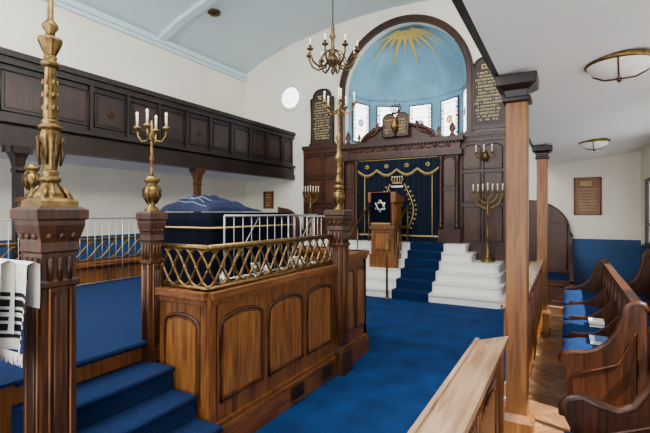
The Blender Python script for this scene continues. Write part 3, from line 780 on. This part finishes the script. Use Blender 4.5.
# book-rest desks (left of aisle)
def bookrest(y0,y1,xl=-.41,xr=-.25):
    mb=MB()
    mb.prism([(xl,.955),(xr,1.0),(xr,1.03),(xl,.985)],FY(0,1),y0,y1,PINE)
    mb.box(xl,xl+.02,y0,y1,.955,1.0,PINE)
    mb.box(xr-.06,xr-.035,y0+.03,y1-.03,.1,1.0,OAKH)
    mb.box(xl+.03,xr-.04,y0+.04,y1-.04,.68,.7,OAKH)
    for y in (y0+.02,y1-.06):
        mb.prism([(xl+.02,.95),(xl+.02,.7),(xl+.07,.6),(xl+.07,.06),(xl+.0,.013),(xr,.013),(xr-.02,.06),(xr-.02,.99)],FY(y,1),0,.045,COL)
    for k in range(int((y1-y0)/.5)):
        yy=y0+.1+k*.5; panel(mb,FX(xr-.035),yy,yy+.4,.2,.9,OAK_R,OAK)
    return mb.finish('pew_book_rest',bevel=.004)
bookrest(.55,2.33); bookrest(3.3,6.3)
# warden stalls near platform
def stall(x0,x1,y0,y1,zb,H):
    mb=MB(); w=x1-x0
    P=[(x0,zb),(x1,zb),(x1,zb+H*.62),(x1-.06,zb+H*.68)]+[(x1-.06-w*.75*(1-cos(a)),zb+H*.68+H*.30*sin(a)) for a in [pi/2*k/8 for k in range(1,9)]]+[(x0,zb+H)]
    mb.prism(P,FY(y1,-1),0,.06,ARKL); mb.tube([(a,y1-.03,b) for a,b in P[2:]],.03,ARK,8)
    for k in range(2):
        a=x0+.05+k*(w-.1)/2
        panel(mb,FY(y1-.06),a+.02,a+(w-.1)/2-.03,zb+.55,zb+H*(.88-.12*k),ARKL,ARK)
    mb.box(x0,x1,y0,y1-.06,zb+.4,zb+.45,ARK); mb.box(x0,x1,y0+.02,y0+.05,zb,zb+.4,ARKL)
    panel(mb,FY(y0+.02),x0+.06,x1-.06,zb+.08,zb+.34,ARK,ARK)
    for x in (x0,x1-.05):
        mb.prism([(y0,zb),(y1,zb),(y1,zb+H*.6),(y1-.12,zb+H*.5),(y0+.15,zb+.72),(y0,zb+.72)],FX(x,1),0,.05,ARKL)
        panel(mb,FX(x+.05),y0+.06,y1-.1,zb+.1,zb+.6,ARK,ARK)
    mb.box(x0+.05,x1-.05,y0+.02,y1-.08,zb+.45,zb+.5,CARPET)
    return mb.finish('warden_stall')
stall(-.78,.1,8.5,9.3,.014,1.88)
stall(-6.6,-5.85,8.6,9.3,.014,1.75)

# ------------------------------------------------------------ tallit shawls
def shawl(name,xa,xb,y,zt,zb,stripes,fr):
    mb=MB(); NX=24
    NZ=60
    z_=[zt-(zt-zb)*j/NZ for j in range(NZ+1)]
    v=[]
    for z in z_:
        t=(zt-z)/(zt-zb)
        for i in range(NX+1):
            u=i/NX; v.append((xa+(xb-xa)*u*(1-.05*t)+.01*sin(t*3), y-.012-(.012+.012*t)*sin(u*13+t), z))
    bymat={}
    for j in range(NZ):
        t=(j+.5)/NZ; m_=WOOL
        for a,b,mm in stripes:
            if a<t<b: m_=mm
        bymat.setdefault(m_,[]).extend([(j*(NX+1)+i,j*(NX+1)+i+1,(j+1)*(NX+1)+i+1,(j+1)*(NX+1)+i) for i in range(NX)])
    for m_,fs in bymat.items(): mb.add(v,fs,m_,True)
    v2=[(p[0],y+.035,p[2]) for p in v[:(NX+1)*31]]
    mb.add(v2,[(j*(NX+1)+i,j*(NX+1)+i+1,(j+1)*(NX+1)+i+1,(j+1)*(NX+1)+i) for j in range(30) for i in range(NX)],WOOL,True)
    mb.add([v[i] for i in range(NX+1)]+[(v[i][0],y+.01,zt+.012) for i in range(NX+1)]+[(v[i][0],y+.035,zt) for i in range(NX+1)],[(k*(NX+1)+i,k*(NX+1)+i+1,(k+1)*(NX+1)+i+1,(k+1)*(NX+1)+i) for k in (0,1) for i in range(NX)],WOOL,True)
    for i in range(0,NX*3):
        u=i/(NX*3); x=xa+(xb-xa)*u*.95+.002
        mb.tube([(x,y-.02,zb+.005),(x+random.uniform(-.006,.006),y-.02,zb-fr*.5),(x+random.uniform(-.01,.01),y-.02,zb-fr*random.uniform(.85,1.1))],.0022,WOOL,4)
    return mb.finish(name)
mb=MB(); mb.box(-3.0,-2.08,.985,1.01,1.37,1.41,OAKH); mb.box(-2.12,-2.08,1.0,1.07,1.35,1.40,OAKH); mb.box(-3.0,-2.95,.98,1.02,.012,1.4,OAK); mb.finish('shawl_rail')
shawl('prayer_shawl',-2.5,-1.985,.985,1.425,1.04,[(.34,.38,BLK),(.41,.5,BLK),(.53,.57,BLK),(.62,.66,BLK),(.7,.78,BLK),(.82,.86,BLK)],.05)
shawl('prayer_shawl',-2.75,-2.10,.94,1.43,.80,[(.26,.29,STRB),(.32,.38,STRB),(.41,.44,STRB),(.7,.72,STRB),(.75,.82,STRB),(.85,.87,STRB)],.14)

# ------------------------------------------------------------ lights, world, camera
w=bpy.data.worlds.new('World'); bpy.context.scene.world=w; w.use_nodes=True
bg=w.node_tree.nodes['Background']; bg.inputs[0].default_value=(.95,.975,1,1); bg.inputs[1].default_value=2.5
def area(name,loc,rot,sx,sy,p,col=(1,1,1)):
    l=bpy.data.lights.new(name,'AREA'); l.shape='RECTANGLE'; l.size=sx; l.size_y=sy; l.energy=p; l.color=col
    o=bpy.data.objects.new(name,l); o.location=loc; o.rotation_euler=rot; bpy.context.scene.collection.objects.link(o)
R_=math.radians
area('overhead_fill_light',(-3.2,1.5,5.8),(R_(12),0,0),6,3,640,(1,.985,.94))  # added overhead fill below the ceiling
area('rear_fill_light',(-2.5,-2.2,3.6),(R_(95),0,0),7,2.5,240,(.98,.98,1))  # added frontal fill from the open back, no rear window behind it
area('side_fill_light',(1.1,4.5,4.6),(0,R_(75),0),1.5,7,380,(1,.97,.9))  # added fill high on the right, the wall has no opening there
area('soffit_fill_light',(.4,-2.2,1.2),(R_(108),0,0),1.4,1.6,80,(1,.98,.95))  # added low fill, aimed up to brighten the gallery soffit
s=bpy.data.lights.new('sun','SUN'); s.energy=16; s.angle=.02; s.color=(1,.93,.8)
o=bpy.data.objects.new('sun',s); bpy.context.scene.collection.objects.link(o)
d=Vector((-1,.3,-1.45)); o.rotation_euler=d.to_track_quat('-Z','Y').to_euler(); o.location=(6,2,7)

cam=bpy.data.cameras.new('camera'); cam.sensor_width=36; cam.lens=430/650*36; cam.shift_y=-4.5/650; cam.clip_start=.05
co=bpy.data.objects.new('camera',cam); co.location=(0,0,1.65); co.rotation_euler=(math.radians(90),0,math.atan(241/430))
bpy.context.scene.collection.objects.link(co); bpy.context.scene.camera=co
